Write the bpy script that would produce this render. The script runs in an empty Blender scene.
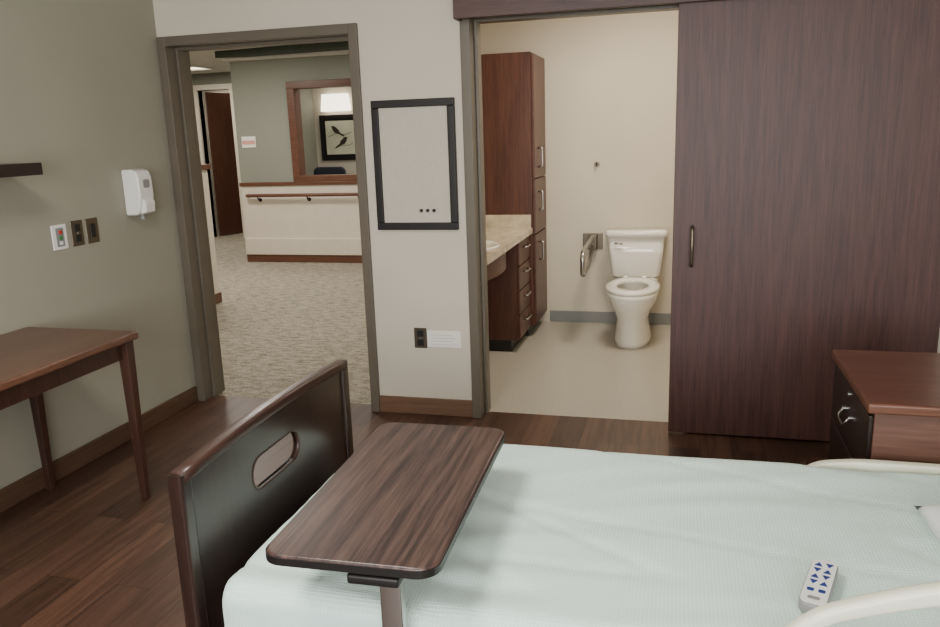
import bpy, bmesh, math, random
from mathutils import Matrix, Vector, noise
random.seed(4)
scene=bpy.context.scene
COL=scene.collection

# ------------------------------------------------------------ materials
def lin(c):
    return tuple(((v/255)/12.92 if v/255<=.04045 else ((v/255+.055)/1.055)**2.4) for v in c)+(1.0,)
def base(name):
    m=bpy.data.materials.new(name); m.use_nodes=True
    nt=m.node_tree; b=nt.nodes['Principled BSDF']; return m,nt,b
def N(nt,t,**k):
    n=nt.nodes.new(t)
    for a,v in k.items(): setattr(n,a,v)
    return n
def coords(nt,scale=(1,1,1),rot=(0,0,0),kind='Object'):
    tc=N(nt,'ShaderNodeTexCoord'); mp=N(nt,'ShaderNodeMapping')
    mp.inputs['Scale'].default_value=scale; mp.inputs['Rotation'].default_value=rot
    nt.links.new(tc.outputs[kind],mp.inputs['Vector']); return mp.outputs['Vector']
def ramp(nt,fac,stops):
    r=N(nt,'ShaderNodeValToRGB'); e=r.color_ramp.elements
    e[0].position,e[0].color=stops[0]; e[1].position,e[1].color=stops[-1]
    for p,c in stops[1:-1]:
        x=e.new(p); x.color=c
    nt.links.new(fac,r.inputs['Fac']); return r.outputs['Color']
def bump(nt,b,h,strength,dist):
    n=N(nt,'ShaderNodeBump'); n.inputs['Strength'].default_value=strength; n.inputs['Distance'].default_value=dist
    nt.links.new(h,n.inputs['Height']); nt.links.new(n.outputs['Normal'],b.inputs['Normal'])
def plain(name,c,rough=.6,metal=0.,var=.04,scale=8,bmp=0.,bscale=200,coat=0.):
    m,nt,b=base(name); v=coords(nt)
    n=N(nt,'ShaderNodeTexNoise'); n.inputs['Scale'].default_value=scale; nt.links.new(v,n.inputs['Vector'])
    l=lin(c); d=tuple(x*(1-var*2) for x in l[:3])+(1,); u=tuple(min(1,x*(1+var)) for x in l[:3])+(1,)
    nt.links.new(ramp(nt,n.outputs['Fac'],[(.3,d),(.7,u)]),b.inputs['Base Color'])
    b.inputs['Roughness'].default_value=rough; b.inputs['Metallic'].default_value=metal
    b.inputs['Coat Weight'].default_value=coat
    if bmp:
        n2=N(nt,'ShaderNodeTexNoise'); n2.inputs['Scale'].default_value=bscale; nt.links.new(v,n2.inputs['Vector'])
        bump(nt,b,n2.outputs['Fac'],bmp,.002)
    return m
def wood(name,dark,mid,light,axis='Z',rough=.35,fine=60,coarse=5,cath=.5,coat=.0,stretch=.05,rings=90,cstretch=None,lo=.28,hi=.72):
    m,nt,b=base(name)
    cs=cstretch or stretch
    mk=lambda st:{'X':(st,1,1),'Y':(1,st,1),'Z':(1,1,st)}[axis]
    v=coords(nt,mk(stretch)); vc=coords(nt,mk(cs))
    n1=N(nt,'ShaderNodeTexNoise'); n1.inputs['Scale'].default_value=coarse; n1.inputs['Detail'].default_value=1; n1.inputs['Distortion'].default_value=.1
    n2=N(nt,'ShaderNodeTexNoise'); n2.inputs['Scale'].default_value=fine; n2.inputs['Detail'].default_value=6; n2.inputs['Roughness'].default_value=.7
    nt.links.new(vc,n1.inputs['Vector']); nt.links.new(v,n2.inputs['Vector'])
    mu=N(nt,'ShaderNodeMath',operation='MULTIPLY'); mu.inputs[1].default_value=rings
    nt.links.new(n1.outputs['Fac'],mu.inputs[0])
    si=N(nt,'ShaderNodeMath',operation='SINE'); nt.links.new(mu.outputs[0],si.inputs[0])
    ma=N(nt,'ShaderNodeMath',operation='MULTIPLY_ADD'); ma.inputs[1].default_value=.22*cath
    nt.links.new(si.outputs[0],ma.inputs[0]); nt.links.new(n2.outputs['Fac'],ma.inputs[2])
    c=ramp(nt,ma.outputs[0],[(lo,lin(dark)),((lo+hi)/2,lin(mid)),(hi,lin(light))])
    nt.links.new(c,b.inputs['Base Color'])
    b.inputs['Roughness'].default_value=rough; b.inputs['Coat Weight'].default_value=coat; b.inputs['Coat Roughness'].default_value=.15
    bump(nt,b,ma.outputs[0],.12,.001)
    return m
def emis(name,c,s):
    m,nt,b=base(name); n=N(nt,'ShaderNodeTexNoise'); n.inputs['Scale'].default_value=2
    l=lin(c); nt.links.new(ramp(nt,n.outputs['Fac'],[(0,l),(1,tuple(x*.95 for x in l[:3])+(1,))]),b.inputs['Emission Color'])
    b.inputs['Emission Strength'].default_value=s; b.inputs['Base Color'].default_value=l; return m

M={}
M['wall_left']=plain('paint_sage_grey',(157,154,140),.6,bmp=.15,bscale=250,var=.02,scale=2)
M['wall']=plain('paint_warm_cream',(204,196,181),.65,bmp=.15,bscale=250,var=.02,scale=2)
M['bathwall']=plain('paint_bathroom_cream',(207,197,177),.6,bmp=.1,bscale=250,var=.02,scale=2)
M['corrwall']=plain('paint_corridor_green_grey',(136,138,127),.65,bmp=.1,bscale=250,var=.02,scale=2)
M['wainscot']=plain('vinyl_wainscot_cream',(218,209,194),.45,var=.015)
M['ceil']=plain('ceiling_white',(225,222,214),.8,var=.02,bmp=.2,bscale=120)
M['beam']=plain('beam_dark_green',(62,72,62),.6)
M['frame']=plain('metal_frame_taupe',(99,91,80),.4,var=.03)
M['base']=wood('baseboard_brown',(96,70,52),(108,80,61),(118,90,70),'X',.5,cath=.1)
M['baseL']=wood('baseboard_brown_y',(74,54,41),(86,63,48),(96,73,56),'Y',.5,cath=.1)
M['tilebase']=plain('bathroom_base_grey',(126,127,124),.4)
M['door']=wood('sliding_door_oak_laminate',(46,28,26),(74,46,42),(90,59,53),'Z',.5,fine=170,coarse=6,cath=.22,stretch=.03,rings=46,cstretch=.06,lo=.26,hi=.74)
M['doorH']=wood('header_oak_laminate',(46,28,26),(70,45,41),(86,58,52),'X',.5,fine=170,coarse=6,cath=.2,stretch=.03,rings=46,cstretch=.06,lo=.26,hi=.74)
M['cab']=wood('vanity_cherry',(56,30,22),(80,46,34),(94,57,43),'Z',.38,fine=90,coarse=3,cath=.2,rings=40,cstretch=.08)
M['desk']=wood('desk_cherry_top',(72,45,34),(96,64,49),(110,76,59),'Y',.33,fine=80,coarse=3,cath=.25,coat=.2,cstretch=.08,rings=40)
M['deskleg']=wood('desk_dark_leg',(46,28,23),(62,39,31),(74,48,38),'Z',.35,fine=60,coarse=3,cath=.1)
M['walnut']=wood('overbed_walnut',(32,21,20),(67,48,44),(90,68,62),'Y',.38,fine=120,coarse=16,cath=.35,coat=.1,stretch=.035,rings=30,cstretch=.045,lo=.32,hi=.70)
M['foot']=wood('footboard_espresso',(32,20,17),(42,28,24),(52,35,30),'Z',.28,fine=60,coarse=4,cath=.1,coat=.3)
M['footrail']=wood('footboard_mahogany_rail',(40,24,19),(54,33,27),(66,42,35),'Y',.38,fine=60,coarse=4,cath=.1,coat=.1)
M['nstop']=wood('nightstand_top_mahogany',(78,45,34),(98,60,46),(112,73,56),'X',.33,fine=70,coarse=3,cath=.3,coat=.2,cstretch=.1,rings=40)
M['nsside']=wood('nightstand_side_mahogany',(80,54,44),(98,68,56),(110,80,66),'X',.42,fine=70,coarse=3,cath=.3,cstretch=.1,rings=40)
M['dark']=wood('dark_drawer_front',(26,17,15),(34,23,21),(44,31,28),'Y',.3,cath=.1)
M['trimwood']=wood('corridor_cherry_trim',(80,50,37),(98,64,48),(112,77,58),'X',.4,cath=.1)
M['doorwood']=wood('corridor_door_mahogany',(66,38,29),(86,54,42),(100,66,52),'Z',.35,cath=.1)
M['black']=plain('black_plastic',(24,22,22),.4)
M['blackwood']=plain('black_painted_frame',(14,10,10),.5)
M['white']=plain('white_plastic',(236,236,232),.35,var=.01)
M['board']=plain('bulletin_linen',(194,188,174),.75,var=.02,scale=60,bmp=.2,bscale=500)
M['paper']=plain('paper_white',(236,234,228),.7,var=.01)
M['porc']=plain('porcelain_cream',(240,235,224),.12,var=.01,coat=.5)
M['chrome']=plain('brushed_steel',(180,178,174),.28,metal=1.,var=.02)
M['steelp']=plain('steel_plate_dark',(110,100,88),.35,metal=.8)
M['marble']=plain('countertop_beige_marble',(206,192,166),.25,var=.12,scale=14,coat=.2)
M['cream']=plain('bed_rail_cream_plastic',(232,232,212),.35,var=.01)
M['metalgrey']=plain('powdercoat_grey',(120,112,110),.4,metal=.5)
M['water']=plain('toilet_water',(150,150,142),.05)
M['blue']=plain('button_blue',(34,54,124),.4)
M['grey']=plain('grey_plastic',(140,140,142),.4)
M['red']=plain('red_button',(190,40,36),.4)
M['green']=plain('green_button',(50,130,70),.4)
M['chairblue']=plain('chair_navy_fabric',(44,50,62),.8)
M['pink']=plain('sign_pink',(214,160,148),.6)
M['lamp']=emis('lamp_shade_glow',(255,244,222),4)
M['fixture']=emis('ceiling_fixture_glow',(255,240,214),3)
M['bird']=plain('print_dark_ink',(50,46,40),.6)
M['printpaper']=plain('print_sage_paper',(206,206,182),.6)
M['rubber']=plain('caster_rubber',(50,50,52),.6)
M['pillow']=plain('pillowcase_white',(240,243,243),.8,bmp=.2,bscale=60)

# floor planks
m,nt,b=base('vinyl_plank_floor')
v=coords(nt,(1,1,1),(0,0,math.pi/2),'Object')
br=N(nt,'ShaderNodeTexBrick'); nt.links.new(v,br.inputs['Vector'])
br.inputs['Scale'].default_value=1; br.inputs['Brick Width'].default_value=1.22; br.inputs['Row Height'].default_value=.15
br.inputs['Mortar Size'].default_value=.0012; br.inputs['Mortar Smooth'].default_value=.1; br.offset=.37
br.inputs['Color1'].default_value=(0,0,0,1); br.inputs['Color2'].default_value=(1,1,1,1); br.inputs['Mortar'].default_value=(.5,.5,.5,1)
tone=ramp(nt,br.outputs['Color'],[(0,lin((66,45,35))),(.5,lin((80,56,44))),(1,lin((97,69,54)))])
v2=coords(nt,(1,.06,1)); n=N(nt,'ShaderNodeTexNoise'); n.inputs['Scale'].default_value=38; n.inputs['Detail'].default_value=6; n.inputs['Distortion'].default_value=.8
va=N(nt,'ShaderNodeVectorMath',operation='MULTIPLY_ADD'); va.inputs[1].default_value=(7,7,7)
nt.links.new(br.outputs['Color'],va.inputs[0]); nt.links.new(v2,va.inputs[2]); nt.links.new(va.outputs[0],n.inputs['Vector'])
g=ramp(nt,n.outputs['Fac'],[(.3,(.5,.47,.46,1)),(.6,(1,1,1,1)),(.75,(1.15,1.12,1.1,1))])
mx=N(nt,'ShaderNodeMix',data_type='RGBA',blend_type='MULTIPLY'); mx.inputs['Factor'].default_value=1
nt.links.new(tone,mx.inputs[6]); nt.links.new(g,mx.inputs[7])
mo=N(nt,'ShaderNodeMix',data_type='RGBA'); nt.links.new(br.outputs['Fac'],mo.inputs['Factor']); nt.links.new(mx.outputs[2],mo.inputs[6]); mo.inputs[7].default_value=lin((32,20,15))
nt.links.new(mo.outputs[2],b.inputs['Base Color']); b.inputs['Roughness'].default_value=.42
bump(nt,b,n.outputs['Fac'],.15,.001); M['planks']=m
# carpet
m,nt,b=base('corridor_loop_carpet'); v=coords(nt)
vo=N(nt,'ShaderNodeTexVoronoi'); vo.inputs['Scale'].default_value=60; nt.links.new(v,vo.inputs['Vector'])
vs=coords(nt,(.35,1,1)); n=N(nt,'ShaderNodeTexNoise'); n.inputs['Scale'].default_value=30; n.inputs['Detail'].default_value=5; nt.links.new(vs,n.inputs['Vector'])
ad=N(nt,'ShaderNodeMath',operation='MULTIPLY_ADD'); ad.inputs[1].default_value=.4; nt.links.new(vo.outputs['Distance'],ad.inputs[0]); nt.links.new(n.outputs['Fac'],ad.inputs[2])
nt.links.new(ramp(nt,ad.outputs[0],[(.42,lin((98,94,84))),(.62,lin((132,126,111))),(.83,lin((164,156,140)))]),b.inputs['Base Color'])
b.inputs['Roughness'].default_value=.95; bump(nt,b,vo.outputs['Distance'],.6,.006); M['carpet']=m
M['bathfloor']=plain('bathroom_sheet_vinyl',(174,168,153),.35,var=.05,scale=90)
# sheet
m,nt,b=base('bed_sheet_mint'); v=coords(nt)
wx=N(nt,'ShaderNodeTexWave'); wx.inputs['Scale'].default_value=38; wx.bands_direction='X'; wy=N(nt,'ShaderNodeTexWave'); wy.inputs['Scale'].default_value=38; wy.bands_direction='Y'
for w in (wx,wy): nt.links.new(v,w.inputs['Vector']); w.inputs['Distortion'].default_value=.3
mm=N(nt,'ShaderNodeMath',operation='MULTIPLY'); nt.links.new(wx.outputs['Fac'],mm.inputs[0]); nt.links.new(wy.outputs['Fac'],mm.inputs[1])
nt.links.new(ramp(nt,mm.outputs[0],[(0,lin((204,229,221))),(.6,lin((222,241,234)))]),b.inputs['Base Color'])
b.inputs['Roughness'].default_value=.85; bump(nt,b,mm.outputs[0],.5,.002)
b.inputs['Sheen Weight'].default_value=.2; M['sheet']=m

# ------------------------------------------------------------ geometry helpers
def G(name,loc=(0,0,0)):
    e=bpy.data.objects.new(name,None); e.location=loc; e.empty_display_size=.1; COL.objects.link(e); return e
def finish(name,bm,mat,parent=None,smooth=False,bevel=0,seg=2,sub=0):
    bmesh.ops.recalc_face_normals(bm,faces=bm.faces)
    xs=[v.co for v in bm.verts]
    c=Vector([(min(p[i] for p in xs)+max(p[i] for p in xs))/2 for i in range(3)])
    for v in bm.verts: v.co-=c
    me=bpy.data.meshes.new(name); bm.to_mesh(me); bm.free()
    o=bpy.data.objects.new(name,me); COL.objects.link(o)
    if mat: me.materials.append(M[mat])
    if smooth:
        for p in me.polygons: p.use_smooth=True
    o.location=c
    if parent: o.parent=parent; o.location=c-parent.location
    if bevel:
        b=o.modifiers.new('bevel','BEVEL'); b.width=bevel; b.segments=seg; b.limit_method='ANGLE'; b.angle_limit=math.radians(40)
        for p in me.polygons: p.use_smooth=True
        w=o.modifiers.new('wn','WEIGHTED_NORMAL'); w.keep_sharp=True
    return o
def addbox(bm,x0,x1,y0,y1,z0,z1):
    vs=[bm.verts.new(p) for p in [(x0,y0,z0),(x1,y0,z0),(x1,y1,z0),(x0,y1,z0),(x0,y0,z1),(x1,y0,z1),(x1,y1,z1),(x0,y1,z1)]]
    for f in [(0,3,2,1),(4,5,6,7),(0,1,5,4),(1,2,6,5),(2,3,7,6),(3,0,4,7)]: bm.faces.new([vs[i] for i in f])
def box(name,x0,x1,y0,y1,z0,z1,mat,parent=None,bevel=0,seg=2):
    bm=bmesh.new(); addbox(bm,x0,x1,y0,y1,z0,z1); return finish(name,bm,mat,parent,bevel=bevel,seg=seg)
def boxes(name,L,mat,parent=None,bevel=0):
    bm=bmesh.new()
    for b in L: addbox(bm,*b)
    return finish(name,bm,mat,parent,bevel=bevel)
def prism(name,pts,axis,a0,a1,mat,parent=None,bevel=0,holes=None,seg=2):
    bm=bmesh.new()
    def P(p,a):
        return {'X':(a,p[0],p[1]),'Y':(p[0],a,p[1]),'Z':(p[0],p[1],a)}[axis]
    A=[bm.verts.new(P(p,a0)) for p in pts]; B=[bm.verts.new(P(p,a1)) for p in pts]
    n=len(pts)
    bm.faces.new(A); bm.faces.new(B[::-1])
    for i in range(n): bm.faces.new([A[i],A[(i+1)%n],B[(i+1)%n],B[i]])
    return finish(name,bm,mat,parent,bevel=bevel,seg=seg)
def rrect(x0,x1,y0,y1,r,k=6):
    pts=[]
    for cx,cy,a in [(x1-r,y1-r,0),(x0+r,y1-r,90),(x0+r,y0+r,180),(x1-r,y0+r,270)]:
        for i in range(k+1):
            t=math.radians(a+90*i/k); pts.append((cx+r*math.cos(t),cy+r*math.sin(t)))
    return pts
def loft(name,rings,mat,parent=None,cap0=True,cap1=True,smooth=True,closed=False):
    bm=bmesh.new(); R=[[bm.verts.new(p) for p in r] for r in rings]; n=len(rings[0])
    for a,b in zip(R[:-1],R[1:]):
        for i in range(n): bm.faces.new([a[i],a[(i+1)%n],b[(i+1)%n],b[i]])
    if closed:
        for i in range(n): bm.faces.new([R[-1][i],R[-1][(i+1)%n],R[0][(i+1)%n],R[0][i]])
    else:
        if cap0: bm.faces.new(R[0])
        if cap1: bm.faces.new(R[-1][::-1])
    return finish(name,bm,mat,parent,smooth=smooth)
def ell(cx,cy,z,w,l,n=40,pw=2.0,front=0):
    out=[]
    for i in range(n):
        t=2*math.pi*i/n; c,s=math.cos(t),math.sin(t)
        x=w*math.copysign(abs(c)**(2/pw),c); y=l*math.copysign(abs(s)**(2/pw),s)
        if s<0: y*=1+front
        out.append((cx+x,cy+y,z))
    return out
def tube(name,pts,r,mat,parent=None,cyclic=False,smooth=True,n=10,fillet=0):
    if fillet:
        q=[]; P=[Vector(p) for p in pts]; L=len(P)
        for i,p in enumerate(P):
            if not cyclic and i in (0,L-1): q.append(p); continue
            a=P[i-1];c=P[(i+1)%L]
            f=min(fillet,(a-p).length*.49,(c-p).length*.49)
            s=p+(a-p).normalized()*f; e=p+(c-p).normalized()*f
            for k in range(7):
                t=k/6; q.append(s*(1-t)**2+p*2*t*(1-t)+e*t*t)
        pts=q
    P=[Vector(p) for p in pts]; L=len(P); rings=[]
    up=None
    for i,p in enumerate(P):
        if cyclic: d=(P[(i+1)%L]-P[i-1])
        else: d=(P[min(i+1,L-1)]-P[max(i-1,0)])
        d.normalize()
        if up is None:
            up=Vector((0,0,1)) if abs(d.z)<.9 else Vector((1,0,0))
        up=(up-d*up.dot(d)).normalized(); s=d.cross(up)
        rings.append([tuple(p+(up*math.cos(2*math.pi*k/n)+s*math.sin(2*math.pi*k/n))*r) for k in range(n)])
    return loft(name,rings,mat,parent,closed=cyclic,smooth=smooth)
def cyl(name,c,r,h,axis,mat,parent=None,n=24,bevel=0):
    bm=bmesh.new(); bmesh.ops.create_cone(bm,cap_ends=True,segments=n,radius1=r,radius2=r,depth=h)
    rot={'Z':Matrix(),'X':Matrix.Rotation(math.pi/2,4,'Y'),'Y':Matrix.Rotation(math.pi/2,4,'X')}[axis]
    bm.transform(Matrix.Translation(c)@rot)
    return finish(name,bm,mat,parent,bevel=bevel or min(r,h)*.1)

XL,D=-2.89,4.09
# ------------------------------------------------------------ room shell
box('floor',XL-.15,3.0,-2.3,D+.1,-.06,0,'planks')
box('floor_bathroom',-1.72,1.35,D+.1,6.55,-.06,0,'bathfloor')
box('floor_corridor',-10.1,-1.72,D+.1,13.1,-.06,0,'carpet')
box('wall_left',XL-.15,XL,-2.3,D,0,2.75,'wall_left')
box('wall_right',2.85,3.0,-2.3,D+.2,0,2.75,'wall')
boxes('wall_back',[(XL-.15,-2.88,D,D+.2,0,2.75),(-2.88,-1.67,D,D+.2,2.155,2.75),(-1.67,-1.105,D,D+.2,0,2.75),
  (-1.105,.12,D,D+.2,2.155,2.75),(.12,2.85,D,D+.2,0,2.75)],'wall')
boxes('wall_front',[(XL,-1.6,-2.45,-2.3,0,2.75),(2.0,2.85,-2.45,-2.3,0,2.75),(-1.6,2.0,-2.45,-2.3,0,.75),(-1.6,2.0,-2.45,-2.3,2.4,2.75)],'wall')
box('ceiling',XL-.15,3.0,-2.45,D+.2,2.75,2.85,'ceil')
boxes('window_1',[(-1.6,2.0,-2.4,-2.33,.75,.81),(-1.6,2.0,-2.4,-2.33,2.34,2.4),(-1.6,-1.54,-2.4,-2.33,.81,2.34),(1.94,2.0,-2.4,-2.33,.81,2.34),(.17,.23,-2.4,-2.33,.81,2.34)],'white')
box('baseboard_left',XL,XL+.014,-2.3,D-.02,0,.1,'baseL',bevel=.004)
box('baseboard_back',-1.668,-1.108,D-.014,D,0,.1,'base',bevel=.004)
box('baseboard_right',.13,2.85,D-.014,D,0,.1,'base',bevel=.004)
def frame(name,x0,x1,zt,w=.052):
    g=G(name,((x0+x1)/2,D+.1,0))
    a,b=D-.02,D+.21
    boxes('jambs',[(x0,x0+w,a,b,0,zt),(x1-w,x1,a,b,0,zt),(x0+w,x1-w,a,b,zt-w,zt)],'frame',g,bevel=.003)
    boxes('stops',[(x0+w,x0+w+.016,a+.09,b-.06,0,zt-w),(x1-w-.016,x1-w,a+.09,b-.06,0,zt-w),(x0+w+.016,x1-w-.016,a+.09,b-.06,zt-w-.016,zt-w)],'frame',g,bevel=.002)
    return g
frame('door_frame',-2.882,-1.668,2.16)
frame('door_frame',-1.107,.12,2.20)
box('wall_bathroom_left',-1.79,-1.67,D+.2,6.56,0,2.7,'bathwall')
box('wall_bathroom_back',-1.67,1.35,6.44,6.56,0,2.7,'bathwall')
box('wall_bathroom_right',1.2,1.35,D+.2,6.44,0,2.7,'bathwall')
box('wall_bathroom_front',.12,1.2,D+.2,D+.21,0,2.7,'bathwall')
box('ceiling_bathroom',-1.79,1.35,D+.2,6.56,2.7,2.8,'ceil')
box('baseboard_bathroom',-1.04,1.2,6.428,6.44,0,.095,'tilebase',bevel=.003)
# ------------------------------------------------------------ corridor
YC=9.32
boxes('wall_corridor_far',[(-5.57,-4.72,YC,YC+.14,0,2.66),(-4.72,-3.1,YC,YC+.14,0,1.08),(-4.72,-3.1,YC,YC+.14,2.21,2.66),(-3.1,-1.79,YC,YC+.14,0,2.66)],'corrwall')
boxes('wall_corridor_side',[(-5.57,-5.45,YC+.14,13.0,0,2.66)],'corrwall')
boxes('wall_corridor_end',[(-10,-7.62,11.7,11.82,0,2.66),(-7.62,-7.02,11.7,11.82,2.4,2.66),(-7.02,-5.57,11.7,11.82,0,2.66)],'corrwall')
box('wall_corridor_outer',-10.1,-10,D+.2,13.1,0,2.66,'corrwall')
box('wall_corridor_right',-1.79,-1.70,6.56,YC+.14,0,2.66,'corrwall')
box('wall_corridor_near',-10,XL-.15,D+.05,D+.2,0,2.66,'corrwall')
box('wall_beyond',-10,-5.57,13.0,13.1,0,2.66,'wall')
box('ceiling_corridor',-10.1,-1.79,D+.2,13.1,2.66,2.76,'ceil')
prism('trim_ceiling_beam',[(-5.57,9.0),(-1.85,8.5),(-1.85,8.9),(-5.2,9.1)],'Z',2.58,2.66,'beam')
boxes('trim_ceiling_soffit',[(-5.57,-1.85,9.14,YC,2.56,2.66)],'ceil')
boxes('trim_corridor_door',[(-7.70,-7.62,11.66,11.83,0,2.48),(-7.02,-6.94,11.66,11.83,0,2.48),(-7.62,-7.02,11.66,11.83,2.4,2.48)],'wainscot')
g=G('corridor_door',(-7.6,11.9,0))
prism('leaf',[(-7.60,11.86),(-7.57,11.84),(-7.36,12.45),(-7.40,12.46)],'Z',0.01,2.38,'doorwood',g,bevel=.004)
cyl('knob',(-7.36,12.38,1.0),.03,.08,'X','chrome',g)
box('trim_wainscot',-5.57,-1.80,YC-.02,YC,.10,1.0,'wainscot',bevel=.003)
box('trim_chair_rail',-5.58,-1.80,YC-.04,YC,1.0,1.045,'trimwood',bevel=.006)
box('trim_bumper',-5.57,-1.80,YC-.045,YC-.02,.10,.32,'wainscot',bevel=.008)
box('baseboard_corridor',-5.57,-1.80,YC-.03,YC,0,.10,'trimwood',bevel=.004)
g=G('corridor_handrail',(-3.7,YC-.08,.9))
tube('rail',[(-5.46,YC-.03,.88),(-5.46,YC-.09,.88),(-1.95,YC-.09,.88),(-1.95,YC-.03,.88)],.022,'trimwood',g,fillet=.03)
for i,x in enumerate((-5.3,-4.6,-3.9,-3.2,-2.5)):
    tube('bracket_%d'%i,[(x,YC-.02,.82),(x,YC-.07,.82),(x,YC-.09,.865)],.009,'black',g,fillet=.02)
    cyl('rose_%d'%i,(x,YC-.024,.82),.025,.01,'Y','black',g)
g=G('window_2',(-3.9,YC,1.8))
boxes('casing',[(-4.80,-3.02,YC-.03,YC+.0,2.19,2.28),(-4.80,-3.02,YC-.03,YC+.0,1.045,1.12),(-4.80,-4.70,YC-.03,YC+.0,1.12,2.19),(-3.12,-3.02,YC-.03,YC+.0,1.12,2.19)],'trimwood',g,bevel=.005)
boxes('liner',[(-4.72,-3.10,YC,YC+.14,2.19,2.21),(-4.72,-3.10,YC,YC+.14,1.08,1.12),(-4.72,-4.70,YC,YC+.14,1.12,2.19),(-3.12,-3.10,YC,YC+.14,1.12,2.19)],'trimwood',g)
box('wall_office_back',-5.45,-1.79,11.4,11.5,0,2.66,'wall')
box('wall_office_right',-1.79,-1.70,YC+.14,11.5,0,2.66,'wall')
g=G('framed_bird_print',(-5.0,11.38,1.55))
boxes('frame',[(-5.36,-4.70,11.37,11.4,1.87,1.92),(-5.36,-4.70,11.37,11.4,1.24,1.29),(-5.36,-5.31,11.37,11.4,1.29,1.87),(-4.75,-4.70,11.37,11.4,1.29,1.87)],'blackwood',g,bevel=.004)
box('mat',-5.31,-4.75,11.385,11.4,1.29,1.87,'blackwood',g)
box('print',-5.27,-4.79,11.38,11.385,1.33,1.83,'printpaper',g)
def bird(n,x,z,s,fl):
    pts=[(0,0),(.02,.05),(.06,.085),(.10,.12),(.135,.135),(.165,.12),(.19,.115),(.165,.10),(.15,.05),(.11,-.005),(.05,-.02),(-.08,-.09),(-.10,-.07)]
    pts=[(x+fl*p[0]*s,z+p[1]*s) for p in pts]
    prism(n,pts,'Y',11.376,11.3795,'bird',g)
bird('bird_1',-5.04,1.66,.75,-1); bird('bird_2',-5.05,1.49,.75,1)
tube('branch',[(-5.22,11.378,1.60),(-5.10,11.378,1.645),(-4.95,11.378,1.62),(-4.85,11.378,1.66)],.003,'bird',g)
tube('branch_low',[(-5.15,11.378,1.42),(-5.0,11.378,1.47),(-4.90,11.378,1.46),(-4.83,11.378,1.50)],.003,'bird',g)
g=G('wall_sconce',(-5.05,11.33,2.1))
prism('shade',[(-5.28,1.97),(-4.82,1.97),(-4.85,2.22),(-5.25,2.22)],'Y',11.27,11.37,'lamp',g,bevel=.01)
box('backplate',-5.12,-4.98,11.37,11.4,2.02,2.16,'steelp',g)
g=G('office_chair',(-4.95,10.6,0))
prism('back',rrect(-5.2,-4.7,.75,1.17,.08),'Y',10.70,10.76,'chairblue',g,bevel=.02)
box('seat',-5.2,-4.7,10.25,10.74,.44,.52,'chairblue',g,bevel=.03)
boxes('back_support',[(-4.98,-4.92,10.74,10.78,.46,1.0)],'black',g)
cyl('column',(-4.95,10.5,.25),.03,.40,'Z','black',g)
for i in range(5):
    t=2*math.pi*i/5; e=(-4.95+.28*math.cos(t),10.5+.28*math.sin(t),.07)
    tube('leg_%d'%i,[(-4.95,10.5,.1),e],.018,'black',g); cyl('wheel_%d'%i,(e[0],e[1],.03),.03,.03,'X','rubber',g)
g=G('half_wall',(-4.9,6.8,0))
box('panel',-6.2,-4.45,6.71,6.85,.1,1.32,'wainscot',g)
box('base',-6.2,-4.44,6.70,6.86,0,.1,'trimwood',g)
box('cap',-6.22,-4.42,6.68,6.88,1.32,1.37,'trimwood',g,bevel=.006)
g=G('wall_sign',(-5.4,YC-.005,1.55)); box('plate',-5.50,-5.30,YC-.008,YC,1.49,1.63,'paper',g,bevel=.002); box('stripe',-5.49,-5.31,YC-.010,YC-.008,1.53,1.58,'pink',g)

# ------------------------------------------------------------ sliding barn door
g=G('sliding_door',(.58,4.04,0))
box('slab',-.03,1.195,4.018,4.062,.012,2.17,'door',g,bevel=.003)
hx=.062
tube('pull_handle',[(hx,4.018,.90),(hx,3.975,.90),(hx,3.965,.995),(hx,3.975,1.09),(hx,4.018,1.09)],.009,'steelp',g,fillet=.02)
g=G('sliding_door_header',(.2,4.0,2.25))
box('valance',-1.112,2.6,3.975,3.997,2.13,2.42,'doorH',g,bevel=.003)
boxes('cap',[(-1.112,2.6,3.997,D,2.40,2.42),(-1.112,-1.092,3.997,D,2.13,2.40),(-1.092,2.6,4.064,D,2.21,2.25)],'doorH',g)
boxes('track',[(-1.09,2.55,4.01,4.064,2.215,2.25)],'chrome',g)
boxes('hangers',[(.1,.2,4.03,4.05,2.172,2.215),(.9,1.0,4.03,4.05,2.172,2.215)],'chrome',g)

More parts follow.
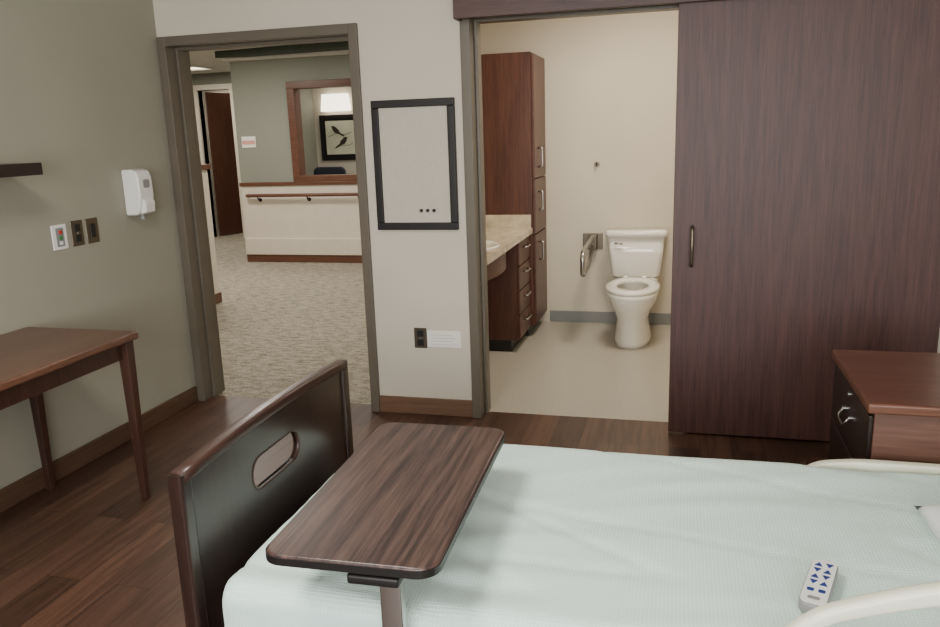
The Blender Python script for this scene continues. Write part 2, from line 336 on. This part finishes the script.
# ------------------------------------------------------------ pier items
g=G('bulletin_board',(-1.38,D-.02,1.415))
x0,x1,z0,z1,w=-1.612,-1.150,1.07,1.76,.040
boxes('frame',[(x0,x1,D-.028,D,z1-w,z1),(x0,x1,D-.028,D,z0,z0+w),(x0,x0+w,D-.028,D,z0+w,z1-w),(x1-w,x1,D-.028,D,z0+w,z1-w)],'blackwood',g,bevel=.004)
box('panel',x0+w,x1-w,D-.014,D,z0+w,z1-w,'board',g)
for i in range(3): cyl('pin_%d'%i,(-1.355+.036*i,D-.02,1.175),.009,.014,'Y','black',g)
def plate(name,loc,normal,mat,kind='outlet',w=.075,h=.118,inner='black'):
    g=G(name,loc); x,y,z=loc
    def b(n,a0,a1,z0,z1,t0,t1,m,bv=.001):
        if normal=='Y': box(n,x+a0,x+a1,y-t1,y-t0,z+z0,z+z1,m,g,bevel=bv)
        else: box(n,x+t0,x+t1,y+a0,y+a1,z+z0,z+z1,m,g,bevel=bv)
    b('plate',-w/2,w/2,-h/2,h/2,0,.006,mat,.003)
    if kind=='outlet':
        for k,zz in enumerate((-.026,.026)): b('socket_%d'%k,-.019,.019,zz-.018,zz+.018,.006,.009,inner,.004)
        b('screw',-.003,.003,-.003,.003,.006,.008,'chrome')
    elif kind=='switch':
        b('rocker',-.018,.018,-.036,.036,.006,.011,inner,.003)
    elif kind=='call':
        b('insert',-.025,.025,-.045,.045,.006,.009,'grey',.003)
        b('button_red',-.01,.01,.015,.033,.009,.015,'red',.003); b('button_green',-.01,.01,-.012,.006,.009,.013,'green',.003); b('jack',-.01,.01,-.036,-.02,.009,.012,'white',.003)
    return g
plate('wall_outlet',(-1.40,D,.455),'Y','steelp')
g=G('wall_notice',(-1.265,D,.455)); box('paper',-1.36,-1.165,D-.003,D,.405,.50,'paper',g)
boxes('lines',[(-1.34,-1.19-.02*(i%2),D-.0036,D-.003,.42+.018*i,.4215+.018*i) for i in range(4)],'grey',g)
plate('call_station',(XL,3.145,1.15),'X','white','call',w=.095,h=.12)
plate('wall_outlet',(XL,3.265,1.155),'X','steelp','outlet',w=.08,h=.125)
plate('light_switch',(XL,3.37,1.155),'X','steelp','switch',w=.085,h=.125)
g=G('soap_dispenser',(XL,3.70,1.31))
prism('body',[(-2.89,1.20),(-2.82,1.20),(-2.80,1.23),(-2.785,1.30),(-2.787,1.40),(-2.80,1.435),(-2.83,1.445),(-2.89,1.445)],'Y',3.64,3.76,'white',g,bevel=.012,seg=3)
prism('lever',[(-2.81,1.205),(-2.775,1.215),(-2.77,1.27),(-2.79,1.29)],'Y',3.66,3.74,'white',g,bevel=.005)
prism('window',rrect(3.675,3.725,1.345,1.39,.012),'X',-2.79,-2.782,'grey',g,bevel=.001)
cyl('nozzle',(-2.83,3.70,1.19),.012,.03,'Z','grey',g)
g=G('wall_shelf',(XL,2.4,1.48)); box('board',XL,-2.65,1.9,2.85,1.46,1.512,'dark',g,bevel=.003)

# ------------------------------------------------------------ desk
g=G('wooden_desk',(-2.57,2.25,0))
prism('top',rrect(-2.875,-2.275,1.50,2.86,.02),'Z',.745,.778,'desk',g,bevel=.008,seg=3)
def taper(name,cx,cy,z0,z1,a,b,mat,g):
    bm=bmesh.new(); r0=[(cx-a,cy-a,z0),(cx+a,cy-a,z0),(cx+a,cy+a,z0),(cx-a,cy+a,z0)]; r1=[(cx-b,cy-b,z1),(cx+b,cy-b,z1),(cx+b,cy+b,z1),(cx-b,cy+b,z1)]
    A=[bm.verts.new(p) for p in r0];B=[bm.verts.new(p) for p in r1]
    bm.faces.new(A[::-1]);bm.faces.new(B)
    for i in range(4): bm.faces.new([A[i],A[(i+1)%4],B[(i+1)%4],B[i]])
    return finish(name,bm,mat,g,bevel=.003)
for i,(x,y) in enumerate([(-2.32,2.81),(-2.84,2.81),(-2.32,1.55),(-2.84,1.55)]): taper('leg_%d'%i,x,y,0,.745,.015,.025,'deskleg',g)
boxes('apron',[(-2.34,-2.322,1.575,2.79,.665,.745),(-2.84,-2.82,1.575,2.79,.665,.745),(-2.815,-2.345,2.79,2.81,.665,.745),(-2.815,-2.345,1.55,1.57,.665,.745)],'deskleg',g,bevel=.002)

# ------------------------------------------------------------ nightstand
g=G('nightstand',(.85,2.76,0))
box('carcass',.585,1.08,2.475,3.045,.06,.715,'nsside',g,bevel=.004)
box('plinth',.61,1.06,2.50,3.02,0,.06,'dark',g)
prism('top',rrect(.56,1.10,2.45,3.07,.01),'Z',.715,.748,'nstop',g,bevel=.008,seg=3)
for i,(a,b) in enumerate([(.09,.28),(.29,.485),(.495,.70)]):
    box('drawer_%d'%i,.570,.585,2.48,3.04,a,b,'dark',g,bevel=.004)
    zc=(a+b)/2+.01
    for k,y in enumerate((2.71,2.81)): cyl('boss_%d_%d'%(i,k),(.566,y,zc),.009,.012,'X','chrome',g)
    tube('pull_%d'%i,[(.562,2.71,zc),(.550,2.71,zc-.02),(.548,2.73,zc-.03),(.548,2.79,zc-.03),(.550,2.81,zc-.02),(.562,2.81,zc)],.0035,'chrome',g)
cyl('lock',(.568,2.76,.675),.008,.008,'X','chrome',g)

# ------------------------------------------------------------ bed
g=G('hospital_bed',(.05,1.865,0))
bx0,bx1,by0,by1=-1.0,1.08,1.385,2.345
def mattress():
    r=.05; z0,z1=.40,.60
    def ring(x,ins):
        a0,a1=by0+ins,by1-ins; b0,b1=z0+ins,z1-ins
        base_=rrect(a0,a1,b0,b1,r,5)
        out=[]
        L=len(base_)
        for i in range(L):
            p,q=base_[i],base_[(i+1)%L]; d=math.hypot(q[0]-p[0],q[1]-p[1]); k=48 if d>.5 else 3 if d>.06 else 1
            for j in range(k): out.append((x,p[0]+(q[0]-p[0])*j/k,p[1]+(q[1]-p[1])*j/k))
        return out
    rings=[]
    ends=[(0,.045),(.004,.028),(.012,.014),(.025,.005),(.045,0)]
    for d,i in ends: rings.append(ring(bx0+d,i))
    for k in range(1,130): rings.append(ring(bx0+.045+(bx1-bx0-.09)*k/130,0))
    for d,i in ends[::-1]: rings.append(ring(bx1-d,i))
    return loft('mattress',rings,'sheet',g)
mo=mattress()
for v in mo.data.vertices:
    p=v.co+Vector((.1,.2,0))
    w=noise.noise(Vector((p.x*2.2,p.y*3.5,3)))*.006-abs(noise.noise(Vector((p.x*1.2+p.y*2,p.y*7-p.x*2,7))))*.009
    c=noise.noise(Vector((p.x*1.5+p.y*5,p.y*1.2-p.x*.4,11)))
    w-=max(0,1-abs(c)*14)*.006
    e=max(0,1-(v.co.x+1.04)/.5)
    w+=noise.noise(Vector((p.x*9,p.y*9,1)))*.005*e
    if v.co.z>.05: v.co.z+=w
    else: v.co.y+=w*1.2*(1 if v.co.y>0 else -1)
box('deck',-1.0,1.08,1.42,2.31,.34,.40,'metalgrey',g,bevel=.01)
boxes('chassis',[(-.85,.95,1.50,1.56,.24,.30),(-.85,.95,2.17,2.23,.24,.30),(-.8,-.74,1.56,2.17,.24,.30),(.84,.90,1.56,2.17,.24,.30),(-.78,-.74,1.6,1.66,.30,.35),(-.78,-.74,2.1,2.16,.30,.35),(.86,.9,1.6,1.66,.30,.35),(.86,.9,2.1,2.16,.30,.35)],'metalgrey',g,bevel=.004)
for i,(x,y) in enumerate([(-.77,1.53),(-.77,2.20),(.87,1.53),(.87,2.20)]):
    box('caster_stem_%d'%i,x-.02,x+.02,y-.02,y+.02,.10,.25,'metalgrey',g); cyl('caster_%d'%i,(x,y,.06),.06,.03,'Y','rubber',g)
def endboard(tag,xa,xb,zt):
    y0,y1=1.415,2.325
    n=16; zl=zt-.045
    top=lambda y: zl+.018*math.sin(math.pi*(y-y0)/(y1-y0))
    hy,hz,hw,hh=1.84,min(.705,zt-.15),.130,.043
    hole=rrect(hy-hw,hy+hw,hz-hh,hz+hh,hh-.001,8)
    def proj(p):
        c,s=p[0]-hy,p[1]-hz; k=1e9
        if c>1e-6:k=min(k,(y1-hy)/c)
        if c<-1e-6:k=min(k,(y0-hy)/c)
        if s<-1e-6:k=min(k,(.22-hz)/s)
        if s>1e-6:
            for _ in range(4):
                k2=(top(min(max(hy+c*min(k,(top(hy)-hz)/s),y0),y1))-hz)/s
            k=min(k,k2)
        return (hy+c*k,hz+s*k)
    dense=[]
    for i in range(len(hole)):
        p,q=hole[i],hole[(i+1)%len(hole)]; d=math.hypot(p[0]-q[0],p[1]-q[1]); kk=10 if d>.05 else 1
        for j in range(kk): dense.append((p[0]+(q[0]-p[0])*j/kk,p[1]+(q[1]-p[1])*j/kk))
    outer=[proj(p) for p in dense]
    for cn in ((y0,.22),(y1,.22),(y0,zl),(y1,zl)):
        i=min(range(len(outer)),key=lambda i:(outer[i][0]-cn[0])**2+(outer[i][1]-cn[1])**2); outer[i]=cn
    a,b=xa+.008,xb-.008
    X=lambda pts,x:[(x,p[0],p[1]) for p in pts]
    big=[(hy+(p[0]-hy)*1.05,hz+(p[1]-hz)*1.14) for p in dense]
    loft(tag+'_panel',[X(outer,a),X(outer,b),X(big,b),X(dense,b-.006),X(dense,a+.006),X(big,a)],'foot',g,closed=True,smooth=False)
    loft(tag+'_hand_hole_rim',[X(big,b+.0005),X([(hy+(p[0]-hy)*1.02,hz+(p[1]-hz)*1.05) for p in dense],b+.003),X(dense,b-.002),X(dense,a+.002),X(big,a-.0005)],'footrail',g,cap0=False,cap1=False)
    rings=[]
    for i in range(n+1):
        y=y0+(y1-y0)*i/n; z=top(y)
        rings.append([(px,y,z+pz) for px,pz in rrect(xa-.003,xb+.003,-.010,.022,.010,4)])
    loft(tag+'_rail',rings,'footrail',g)
    for k,(a,b) in enumerate([(y0-.012,y0+.03),(y1-.03,y1+.012)]):
        prism(tag+'_stile_%d'%k,rrect(xa-.002,xb+.002,a,b,.008,3),'Z',.18,zt-.028,'foot',g)
endboard('footboard',-1.098,-1.062,.875)
endboard('headboard',1.12,1.157,1.05)
boxes('end_brackets',[(-1.08,-.99,1.6,1.66,.34,.38),(-1.08,-.99,2.07,2.13,.34,.38),(1.07,1.13,1.6,1.66,.34,.38),(1.07,1.13,2.07,2.13,.34,.38)],'metalgrey',g)
def siderail(tag,y,zt,x0,x1,zb,sh=.35,drop=.13):
    def outline(i):
        a,b,c,d=x0+i,x1-i,zb+i,zt-i
        r=.10-i*.6
        pts=rrect(a,b,c,d,max(r,.03),8)
        out=[]
        for k in range(len(pts)):
            p,q=pts[k],pts[(k+1)%len(pts)]; kk=14 if math.hypot(p[0]-q[0],p[1]-q[1])>.25 else 1
            for j in range(kk): out.append((p[0]+(q[0]-p[0])*j/kk,p[1]+(q[1]-p[1])*j/kk))
        return [(px,pz-(max(0,(x0+sh)-px)/sh)**1.4*drop*max(0,(pz-zb)/(zt-zb)) ) for px,pz in out]
    o,i_=outline(0),outline(.04)
    rings=[[(p[0],y-.016,p[1]) for p in o],[(p[0],y+.016,p[1]) for p in o],[(p[0],y+.016,p[1]) for p in i_],[(p[0],y-.016,p[1]) for p in i_]]
    ob=loft(tag,rings,'cream',g,closed=True,smooth=False)
    b=ob.modifiers.new('b','BEVEL'); b.width=.01; b.segments=3; b.limit_method='ANGLE'; b.angle_limit=math.radians(50)
    for p in ob.data.polygons: p.use_smooth=True
    xm=x0+.38
    prism(tag+'_web',rrect(xm,xm+.05,zb+.04,zt-.035,.01),'Y',y-.012,y+.012,'cream',g,bevel=.003)
    prism(tag+'_lower',rrect(x0+.03,x1-.03,zb+.03,zb+(zt-zb)*.55,.02),'Y',y-.010,y+.010,'cream',g,bevel=.003)
    boxes(tag+'_arm',[(x0+.2,x0+.24,y-.012,y+.012,.36,zb+.02),(x1-.24,x1-.2,y-.012,y+.012,.36,zb+.02)],'metalgrey',g)
siderail('siderail_near',1.352,.825,.18,1.0,.42,.36,.13)
siderail('siderail_far',2.372,.599,.34,1.04,.38,.2,.03)
boxes('siderail_mounts',[(.38,.44,1.34,1.43,.34,.37),(.76,.82,1.34,1.43,.34,.37),(.54,.60,2.30,2.38,.34,.37),(.80,.86,2.30,2.38,.34,.37)],'metalgrey',g)

def pillow():
    n=24; bm=bmesh.new(); L,W=.42,.60
    grid={}
    for s in (1,-1):
        for i in range(n+1):
            for j in range(n+1):
                u,v_=i/n*2-1,j/n*2-1
                if s==-1 and (i in(0,n) or j in (0,n)): grid[(s,i,j)]=grid[(1,i,j)]; continue
                h=((1-u**4)*(1-v_**4))**.55
                x=u*L/2
                z=h*(.055 if s==1 else .012)+ (noise.noise(Vector((u*3,v_*3,s)))*.006*h if s==1 else 0)
                grid[(s,i,j)]=bm.verts.new((x*(1-.04*(1-v_*v_)),v_*W/2*(1-.04*(1-u*u)),z if s==1 else -z))
    for s in (1,-1):
        for i in range(n):
            for j in range(n): bm.faces.new([grid[(s,i,j)],grid[(s,i+1,j)],grid[(s,i+1,j+1)],grid[(s,i,j+1)]])
    bm.transform(Matrix.Translation((.805,1.76,.614))@Matrix.Rotation(math.radians(0),4,'Z'))
    return finish('bed_pillow',bm,'pillow',smooth=True)
pillow()

# remote on bed (built along +Y, then turned)
rx,ry,rz=.305,1.622,.604
g=G('bed_remote',(rx,ry,rz))
prism('body',rrect(rx-.028,rx+.028,ry-.098,ry+.098,.020,6),'Z',rz,rz+.024,'grey',g,bevel=.006,seg=3)
prism('face',rrect(rx-.025,rx+.025,ry-.092,ry+.092,.016,6),'Z',rz+.0235,rz+.0255,'white',g)
for r in range(4):
    for c in (-1,1):
        x=rx+c*.0105; y=ry+.068-.026*r; s=.0078
        up=(r+(c>0))%2==0
        pts=[(x-s,y-s),(x+s,y-s),(x,y+s)] if up else [(x-s,y+s),(x+s,y+s),(x,y-s)]
        prism('button_%d_%d'%(r,c),pts,'Z',rz+.0255,rz+.027,'blue',g)
for c in (-1,1): prism('button_wide_%d'%c,rrect(rx+c*.011-.007,rx+c*.011+.007,ry-.047,ry-.036,.003,3),'Z',rz+.0255,rz+.027,'blue',g)
prism('logo',rrect(rx-.012,rx+.012,ry-.078,ry-.066,.004,3),'Z',rz+.0255,rz+.0265,'grey',g)
tube('cord',[(rx,ry-.096,rz+.010),(rx,ry-.12,rz+.007),(rx-.002,ry-.15,rz+.005),(rx-.006,ry-.18,rz+.005)],.0035,'grey',g)
g.rotation_euler=(0,0,math.radians(-17))

# ------------------------------------------------------------ overbed table
g=G('overbed_table',(-.637,1.67,0))
cx,cy=-.637,1.67
prism('top',rrect(cx-.186,cx+.188,cy-.377,cy+.385,.045,8),'Z',.727,.753,'walnut',g,bevel=.006,seg=3)
prism('edge_band',rrect(cx-.188,cx+.190,cy-.379,cy+.387,.047,8),'Z',.731,.747,'black',g)
colx=cx+.085; coly=cy-.34
boxes('underframe',[(cx-.05,cx+.14,cy-.33,cy+.10,.705,.727)],'black',g,bevel=.004)
box('latch',cx+.0,cx+.11,cy-.372,cy-.30,.700,.722,'black',g,bevel=.006)
box('column_outer',colx-.03,colx+.03,coly-.02,coly+.02,.08,.48,'metalgrey',g,bevel=.006)
box('column_inner',colx-.023,colx+.023,coly-.014,coly+.014,.48,.706,'chrome',g,bevel=.004)
boxes('base',[(colx-.035,colx+.035,coly-.03,coly+.03,.05,.09),(colx-.24,colx+.24,coly-.02,coly+.02,.05,.08),(colx-.24,colx-.20,coly,coly+.68,.05,.08),(colx+.20,colx+.24,coly,coly+.68,.05,.08)],'metalgrey',g,bevel=.006)
for i,(x,y) in enumerate([(-.22,.0),(.22,.0),(-.22,.66),(.22,.66)]): cyl('caster_%d'%i,(colx+x,coly+y,.025),.025,.02,'X','rubber',g)
g.rotation_euler=(0,0,math.radians(1.6))

# ------------------------------------------------------------ bathroom objects
g=G('bathroom_vanity',(-1.37,5.2,0))
ya,yb_,xa,xb=4.42,5.895,-1.665,-1.08; sc=(-1.30,4.90); sw,sl=.17,.22; n=48
def rp(t):
    c,s=math.cos(t),math.sin(t); k=1e9
    if c>1e-6:k=min(k,(xb-sc[0])/c)
    if c<-1e-6:k=min(k,(xa-sc[0])/c)
    if s>1e-6:k=min(k,(yb_-sc[1])/s)
    if s<-1e-6:k=min(k,(ya-sc[1])/s)
    return (sc[0]+c*k,sc[1]+s*k)
angs=sorted(set([2*math.pi*i/n for i in range(n)]+[math.atan2(y-sc[1],x-sc[0])%(2*math.pi) for x in(xa,xb) for y in (ya,yb_)]))
rect=[rp(t) for t in angs]; el=[(sc[0]+sw*math.cos(t),sc[1]+sl*math.sin(t)) for t in angs]
loft('countertop',[[(x,y,.82) for x,y in el],[(x,y,.82) for x,y in rect],[(x,y,.86) for x,y in rect],[(x,y,.86) for x,y in el]],'marble',g,closed=True,smooth=False)
def er(k,z): return [(sc[0]+sw*k*math.cos(t),sc[1]+sl*k*math.sin(t),z) for t in angs]
loft('sink_basin',[er(1.06,.861),er(1.04,.870),er(.98,.868),er(.92,.85),er(.85,.80),er(.65,.74),er(.3,.72)],'porc',g,cap0=False)
tube('faucet',[(-1.55,4.90,.86),(-1.55,4.90,.98),(-1.48,4.90,1.0),(-1.44,4.90,.96)],.012,'chrome',g,fillet=.04)
boxes('backsplash',[(-1.668,-1.65,4.42,5.895,.86,.96),(-1.65,-1.09,5.875,5.897,.86,.96)],'marble',g,bevel=.002)
pts=[]
for i in range(21):
    t=i/20; pts.append((-1.20+.09*math.sin(math.pi*t),4.44+1.0*t))
pts=pts+[(x-.02,y) for x,y in pts[::-1]]
prism('apron',pts,'Z',.68,.82,'cab',g)
box('drawer_case',-1.66,-1.115,5.44,5.895,.09,.82,'cab',g,bevel=.002)
box('toe_kick',-1.66,-1.17,5.46,5.895,0,.09,'black',g)
box('side_panel',-1.66,-1.60,4.44,5.44,.3,.82,'cab',g)
for i,(a,b) in enumerate([(.10,.27),(.28,.45),(.46,.63),(.64,.81)]):
    box('drawer_%d'%i,-1.115,-1.098,5.45,5.885,a,b,'cab',g,bevel=.003)
    zc=(a+b)/2+.03; tube('drawer_pull_%d'%i,[(-1.098,5.60,zc),(-1.07,5.60,zc),(-1.07,5.74,zc),(-1.098,5.74,zc)],.006,'chrome',g,fillet=.01)
g=G('tall_linen_cabinet',(-1.36,6.17,0))
box('carcass',-1.66,-1.08,5.90,6.425,.09,2.14,'cab',g,bevel=.003)
box('toe_kick',-1.66,-1.13,5.92,6.425,0,.09,'black',g)
for i,(a,b) in enumerate([(.10,.80),(.81,1.22),(1.23,2.13)]):
    box('door_%d'%i,-1.08,-1.06,5.91,6.42,a,b,'cab',g,bevel=.003)
for i,zc in enumerate((.66,1.05,1.38)):
    tube('pull_%d'%i,[(-1.06,6.08,zc-.07),(-1.03,6.08,zc-.07),(-1.03,6.08,zc+.07),(-1.06,6.08,zc+.07)],.007,'chrome',g,fillet=.01)
tx=-.325
g=G('toilet',(tx,6.05,0))
S=[(0,5.98,.140,.33),(.03,5.98,.137,.325),(.10,5.97,.122,.30),(.20,5.94,.118,.285),(.27,5.91,.142,.305),(.33,5.885,.174,.325),(.38,5.88,.188,.335),(.405,5.88,.192,.338),(.41,5.88,.180,.326),(.405,5.88,.144,.265),(.36,5.875,.127,.23),(.28,5.885,.09,.17),(.24,5.895,.05,.09)]
loft('bowl',[ell(tx,cy_,z,w,l,44,2.3) for z,cy_,w,l in S],'porc',g)
loft('water',[ell(tx,5.885,.285,.085,.15,32),ell(tx,5.885,.29,.085,.15,32)],'water',g)
R_=[]
for wo,lo,z in [(.192,.298,.412),(.198,.303,.422),(.193,.297,.438),(.168,.272,.443),(.122,.208,.440),(.112,.193,.427),(.115,.198,.412)]: R_.append(ell(tx,5.87,z,wo,lo,44,2.15,front=.08))
loft('seat',R_,'porc',g,closed=True)
boxes('seat_hinge',[(tx-.09,tx-.05,6.15,6.215,.405,.45),(tx+.05,tx+.09,6.15,6.215,.405,.45)],'porc',g,bevel=.008)
loft('tank_shelf',[[(x,y,z) for x,y in rrect(tx-w,tx+w,6.10,6.425,.04)] for z,w in((.22,.09),(.32,.13),(.40,.17),(.42,.17))],'porc',g)
loft('tank',[[(x,y,z) for x,y in rrect(tx-w,tx+w,yf,6.428,.035,6)] for z,w,yf in((.42,.17,6.26),(.44,.185,6.245),(.60,.205,6.23),(.745,.218,6.22))],'porc',g)
loft('tank_lid',[[(x,y,z) for x,y in rrect(tx-w,tx+w,yf,6.432,.035,6)] for z,w,yf in((.745,.222,6.212),(.748,.236,6.20),(.785,.238,6.198),(.797,.228,6.206))],'porc',g)
tube('flush_lever',[(tx-.16,6.222,.70),(tx-.16,6.205,.70),(tx-.10,6.200,.695)],.007,'chrome',g)
tube('supply_pipe',[(tx-.20,6.44,.16),(tx-.20,6.38,.16),(tx-.19,6.36,.20),(tx-.17,6.36,.43)],.008,'chrome',g,fillet=.02)
g=G('folding_grab_bar',(-.64,6.3,.68))
box('wall_plate',-.76,-.60,6.428,6.44,.62,.75,'steelp',g,bevel=.004)
boxes('hinge',[(-.71,-.64,6.36,6.43,.62,.75)],'steelp',g,bevel=.008)
tube('bar',[(-.675,6.38,.73),(-.675,5.68,.70),(-.675,5.68,.53),(-.675,6.0,.54),(-.675,6.38,.65)],.018,'chrome',g,fillet=.06,n=14)
g=G('robe_hook',(-.65,6.43,1.3)); cyl('plate',(-.65,6.435,1.3),.022,.01,'Y','steelp',g); tube('hook',[(-.65,6.43,1.3),(-.65,6.395,1.295),(-.65,6.385,1.315)],.006,'black',g)

# ------------------------------------------------------------ lights
def area(name,loc,rot,sx,sy,e,c):
    l=bpy.data.lights.new(name,'AREA'); l.shape='RECTANGLE'; l.size=sx; l.size_y=sy; l.energy=e; l.color=c
    o=bpy.data.objects.new(name,l); o.location=loc; o.rotation_euler=rot; COL.objects.link(o); return o
def fixture(loc,s,e,c):
    x,y,z=loc
    f=G('ceiling_light',loc)
    boxes('trim',[(x-s-.03,x+s+.03,y-s-.03,y-s,z-.03,z),(x-s-.03,x+s+.03,y+s,y+s+.03,z-.03,z),(x-s-.03,x-s,y-s,y+s,z-.03,z),(x+s,x+s+.03,y-s,y+s,z-.03,z)],'white',f)
    box('lens',x-s,x+s,y-s,y+s,z-.015,z,'fixture',f)
    area('ceiling_lamp',(x,y,z-.035),(0,0,0),2*s,2*s,e,c)
fixture((-.2,5.2,2.7),.25,42,(1,.90,.77))
fixture((-1.2,1.2,2.75),.3,48,(1,.95,.88))  # invented room fixture: fill light added, set left for the overbed table's shadow
for x,y,e in [(-3.3,5.6,40),(-5.2,7.8,46),(-2.9,8.0,28),(-7.6,8.6,40),(-7.0,10.6,28),(-3.6,10.4,28),(-7.5,12.4,14)]:
    fixture((x,y,2.66),.22,e,(1,.92,.82))
area('window_daylight',(.2,-2.28,1.6),(math.radians(90),0,0),3.4,1.5,245,(.99,.99,.97))
w=bpy.data.worlds.new('World'); scene.world=w; w.use_nodes=True
wn=w.node_tree; bg=wn.nodes['Background']; sky=wn.nodes.new('ShaderNodeTexSky'); sky.sky_type='PREETHAM'
wn.links.new(sky.outputs[0],bg.inputs[0]); bg.inputs[1].default_value=.6

# ------------------------------------------------------------ camera
cam=bpy.data.cameras.new('camera'); co=bpy.data.objects.new('camera',cam); COL.objects.link(co)
cam.sensor_width=36; cam.lens=36*786/940; cam.clip_start=.02; cam.clip_end=100
Rm=Matrix.Rotation(math.radians(15.14),4,'Z')@Matrix.Rotation(math.radians(90-12.87),4,'X')@Matrix.Rotation(math.radians(-1.9),4,'Z')
co.matrix_world=Matrix.Translation((0,0,1.572))@Rm
scene.camera=co
